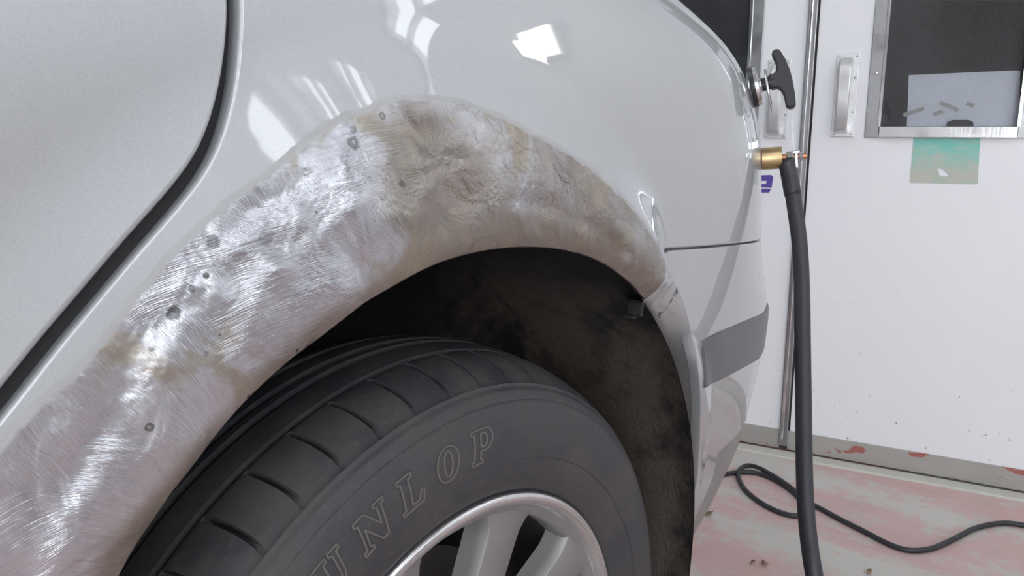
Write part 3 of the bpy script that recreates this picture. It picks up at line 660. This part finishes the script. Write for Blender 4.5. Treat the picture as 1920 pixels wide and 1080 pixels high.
# ---- alloy rim ----
m=MB(); m.lathe([(.2135,.047),(.2165,.040),(.2180,.034),(.2172,.0295),(.2145,.0272),(.2105,.0270),(.2070,.0292),(.2045,.0330),(.2030,.0365)],(0,0,.32),(0,1,0),128)
lip=m.build('rim_lip',M['lip'],car)
m=MB(); m.lathe([(.2032,.0362),(.2010,.0378),(.1980,.0395),(.1955,.0415),(.1940,.0450),(.1935,.053),(.1940,.064)],(0,0,.32),(0,1,0),128)
rim=m.build('wheel_rim',M['rim'],car); tag(rim,'silver alloy rim with broad flat spokes')
m=MB(); m.lathe([(.1940,.063),(.1945,.09),(.1955,.22)],(0,0,.32),(0,1,0),96); m.build('rim_barrel',M['disc'],rim)
m=MB(); m.lathe([(0,.040),(.026,.040),(.030,.043),(.034,.047),(.060,.050),(.072,.058),(.078,.075),(.078,.12)],(0,0,.32),(0,1,0),64); m.build('hub',M['rim'],rim)
spoke_me=None
for k in range(9):
    a=math.radians(71+40*k)
    if spoke_me is None:
        m=MB(); rs=np.linspace(.066,.1985,14); secs=[]
        for r in rs:
            t=(r-.066)/.13; hw=.0185+.0035*t; hw+=.010*max(0,(t-.84)/.16)**2; yf=.053-.0130*t; fl=.003+.002*t
            secs.append([(r,-hw-fl,yf+.024),(r,-hw-fl*.35,yf+.012),(r,-hw,yf+.0015),(r,-hw*.93,yf),(r,0,yf+.0002),(r,hw*.93,yf),(r,hw,yf+.0015),(r,hw+fl*.35,yf+.012),(r,hw+fl,yf+.024)])
        k9=9; v=[p for s_ in secs for p in s_]; f=[(i*k9+q,i*k9+q+1,(i+1)*k9+q+1,(i+1)*k9+q) for i in range(13) for q in range(8)]
        f+=[tuple(i*k9 for i in (0,))+(0,)] if False else []
        f+=[(i*k9+8,i*k9,(i+1)*k9,(i+1)*k9+8) for i in range(13)]
        m.add([(p[0],p[2],-p[1]) for p in v],f); o=m.build('spoke',M['rim'],None,angle=60); spoke_me=o.data
    else:
        o=bpy.data.objects.new('spoke',spoke_me); COL.objects.link(o)
    o.matrix_basis=Matrix.Translation((0,0,.32))@Matrix.Rotation(-a,4,'Y'); adopt(o,rim)
m=MB(); m.lathe([(.05,.128),(.075,.128),(.078,.120),(.142,.120),(.143,.124),(.143,.140),(.05,.142)],(0,0,.32),(0,1,0),72); m.build('brake_disc',M['disc'],car,angle=40)
m=MB(); m.lathe([(.005,.15),(.18,.15),(.18,.16),(.005,.16)],(0,0,.32),(0,1,0),48); m.build('dust_shield',M['seal'],car,angle=40)

# glasshouse and roof above the waistline
wz=[surf(s_,1.118) for s_ in np.linspace(-1.24,2.0,50)]; wz=np.array(wz); cen=np.array([-.2,.95,0]); top_=[]
up1=wz+ (cen-wz)*[.12,.30,0]+[0,0,.30]; up2=wz+(cen-wz)*[.20,.42,0]+[0,0,.345]; up3=wz+(cen-wz)*[.5,.8,0]+[0,0,.375]; up4=wz*0+cen+[0,0,1.50]
nn=len(wz); m=MB(); m.add(np.concatenate([wz,up1]),[(i,i+1,nn+i+1,nn+i) for i in range(nn-1)]); m.build('side_glass',M['carglass'],car)
m=MB(); m.add(np.concatenate([up1,up2,up3,up4]),[(q*nn+i,q*nn+i+1,(q+1)*nn+i+1,(q+1)*nn+i) for q in range(3) for i in range(nn-1)]); m.build('roof',M['paint'],car)

# ---------------- things on the car and the floor ----------------
def frame(s,z,up=UP):
    P=surf(s,z); N=normal(s,z); ey=up-N*(up@N); ey/=np.linalg.norm(ey); return P,N,ey,np.cross(N,ey)
P,N,ey,ez=frame(.590,.879); N=N-ey*.15; N/=np.linalg.norm(N); ey=ey-N*(ey@N); ey/=np.linalg.norm(ey); P=P+N*.0015
th=empty('magnetic_pull_handle',P); tag(th,'black T-shaped pull handle on a round magnet stuck to the car above the brass magnet','pull handle')
m=MB(); m.lathe([(0,.0005),(.0245,.0005),(.0250,.0015),(.0250,.006),(.024,.007)],P,N,40); m.build('rubber_base',M['black'],th,angle=40)
m=MB(); m.lathe([(.0235,.006),(.0245,.0065),(.0245,.0105),(.0235,.0115),(.010,.0118),(.009,.014),(0,.014)],P,N,40); m.build('magnet_pot',M['steel'],th,angle=40)
m=MB(); m.lathe([(.0080,.012),(.0080,.024),(.0088,.024),(.0088,.030)],P,N,24); m.build('stem',M['black'],th,angle=40)
hp=[(0.024, 0.0088), (0.031, 0.0092), (0.0345, 0.0121), (0.0355, 0.0205), (0.033, 0.0326), (0.0345, 0.0367), (0.0385, 0.0381), (0.043, 0.0363), (0.0475, 0.0223), (0.05, 0.008), (0.0505, -0.006), (0.05, -0.0223), (0.0485, -0.0358), (0.045, -0.0383), (0.04, -0.0381), (0.0365, -0.0349), (0.037, -0.0205), (0.0345, -0.0121), (0.031, -0.0092), (0.024, -0.0088)]
m=MB(); m.prism(hp,P-ez*.008,N,ey,ez,.016); m.build('grip',M['black'],th,bevel=.0045,angle=40)
c=P+N*.021-ey*.010; dd=(ey*.99+N*.04); dd/=np.linalg.norm(dd); vw=P-CAM; d2=vw-dd*(vw@dd); d2=d2/np.linalg.norm(d2)+.05*N; d2/=np.linalg.norm(d2)
m=MB(); m.tube([c+.0265*(math.cos(t)*dd+math.sin(t)*d2) for t in np.linspace(0,2*math.pi,48)[:-1]],.0014,8,closed=True); m.build('wire_ring',M['steel'],th)
P,N,ey,ez=frame(.586,.7905); N=N+UP*.0; 
em=empty('earth_magnet',P); tag(em,'brass earth magnet on the car corner with a thick black cable hanging down','magnet clamp')
m=MB(); m.lathe([(0,.0003),(.0138,.0003),(.0145,.001),(.0145,.0245),(.0140,.0255),(0,.0255)],P,N,40); m.build('brass_magnet',M['brass'],em,angle=40)
m=MB(); m.lathe([(.0042,.025),(.0042,.033)],P,N,16); m.build('copper_stud',M['copper'],em)
m=MB(); m.lathe([(.004,.031),(.0078,.0315),(.0085,.0325),(.0085,.0385),(.0078,.0395),(.004,.0395)],P,N,6); m.build('hex_nut',M['steel'],em,smooth=False)
m=MB(); m.lathe([(.004,.0465),(.0062,.0468),(.0062,.0510),(.004,.0515)],P,N,6); m.build('hex_nut',M['steel'],em,smooth=False)
m=MB(); m.lathe([(.0035,.039),(.0035,.0555),(.0028,.0565),(0,.0568)],P,N,14); m.build('copper_stud',M['copper'],em)
c=P+N*.043; pts=[c+ez*.002-ey*.02, c+ez*.002-ey*.008]
m=MB(); m.box(c-ey*.006,N*.0022,ey*.010,ez*.0065); m.box(c+ey*.0055,N*.0048,ey*.0022,ez*.0045); m.build('cable_lug',M['steel'],em,smooth=False,bevel=.0012)
q=c-ez*.004-N*.002
m=MB(); m.prism([(-.0015,0),(.0015,0),(-.0006,.054),(-.0010,.056),(-.0030,.056),(-.0034,.05)],q,N,ey*1.0,ez,.0012); m.build('strap',M['alu'],em,smooth=False)
D0=float((c-CAM)@FW)
CB=[(1474,298,D0),(1478,318,D0),(1484,350,D0-.003),(1491,395,D0-.008),(1498,445,D0-.015),(1502,500,D0-.022),(1504,570,D0-.035),(1505,650,D0-.05),(1506,730,D0-.065),(1507,810,D0-.08),(1508,880,D0-.095),(1511,950,D0-.11),(1517,1015,D0-.125),(1527,1080,D0-.14)]
pp_=[at_depth(*q) for q in CB]; last=pp_[-1]; dv=pp_[-1]-pp_[-2]; dv/=np.linalg.norm(dv)
h=RT*.7-FW*.7; h[2]=0; h/=np.linalg.norm(h)
fl=[last+np.array([0,0,-.07])+h*.02,last*[1,1,0]+h*.055+ZZ*.10,last*[1,1,0]+h*.13+ZZ*.022,last*[1,1,0]+h*.30+ZZ*.0105,last*[1,1,0]+h*.6+ZZ*.0105,last*[1,1,0]+h*1.0+ZZ*.0105]
cp=catmull(np.array(pp_+fl),5)
m=MB(); m.tube(cp[8:],.0098,16); m.build('earth_cable',M['cable'],em)
m=MB(); m.tube(cp[:13],[.0085]+[.0108]*11+[.0102],16); m.build('cable_boot',M['black'],em)
# thin cable on the floor
TC=[(1960,994),(1920,985),(1890,981),(1860,983),(1825,992),(1790,1010),(1755,1026),(1725,1032),(1695,1030),(1660,1017),(1620,996),(1580,976),(1545,957),(1515,940),(1480,912),(1450,892),(1420,876),(1400,873),(1386,882),(1385,896),(1397,918),(1420,938),(1445,953),(1470,963),(1492,967),(1508,961),(1508,946),(1492,927),(1470,910),(1445,896),(1420,887),(1395,885),(1365,888),(1320,897),(1270,905)]
zz_=[.006]*14+[.012,.014,.012,.008]+[.006]*17
tp=catmull(np.array([on_floor(x,y,z) for (x,y),z in zip(TC,zz_)]),5)
m=MB(); m.tube(tp,.0055,10); tag(m.build('electric_cable',M['cable']),'thin black cable looping across the red floor by the doors','cable')
# dry leaf scraps
for (x,y,sz,lab) in ((1328,966,.018,'dry brown leaf scrap on the floor beside the bumper'),(1433,1058,.014,'curled leaf scrap lying at the bottom left of the red floor'),(1412,1056,.010,'thin straw scrap on the floor left of the thick cable'),(1630,1074,.010,'small dark crumb of debris on the floor right of the thick cable')):
    p=on_floor(x,y,.002); m=MB(); R=np.random.default_rng(int(x)); k=9; v=[p+np.array([0,0,.003])]; 
    for i in range(k):
        a=2*math.pi*i/k; r=sz*R.uniform(.45,1.); v.append(p+np.array([r*math.cos(a),.55*r*math.sin(a),R.uniform(0,.008)]))
    m.add(v,[(0,1+i,1+(i+1)%k) for i in range(k)]); o=m.build('leaf_scrap',M['leaf']); s_=o.modifiers.new('thick','SOLIDIFY'); s_.thickness=.0008; tag(o,lab,'debris',group='floor debris')
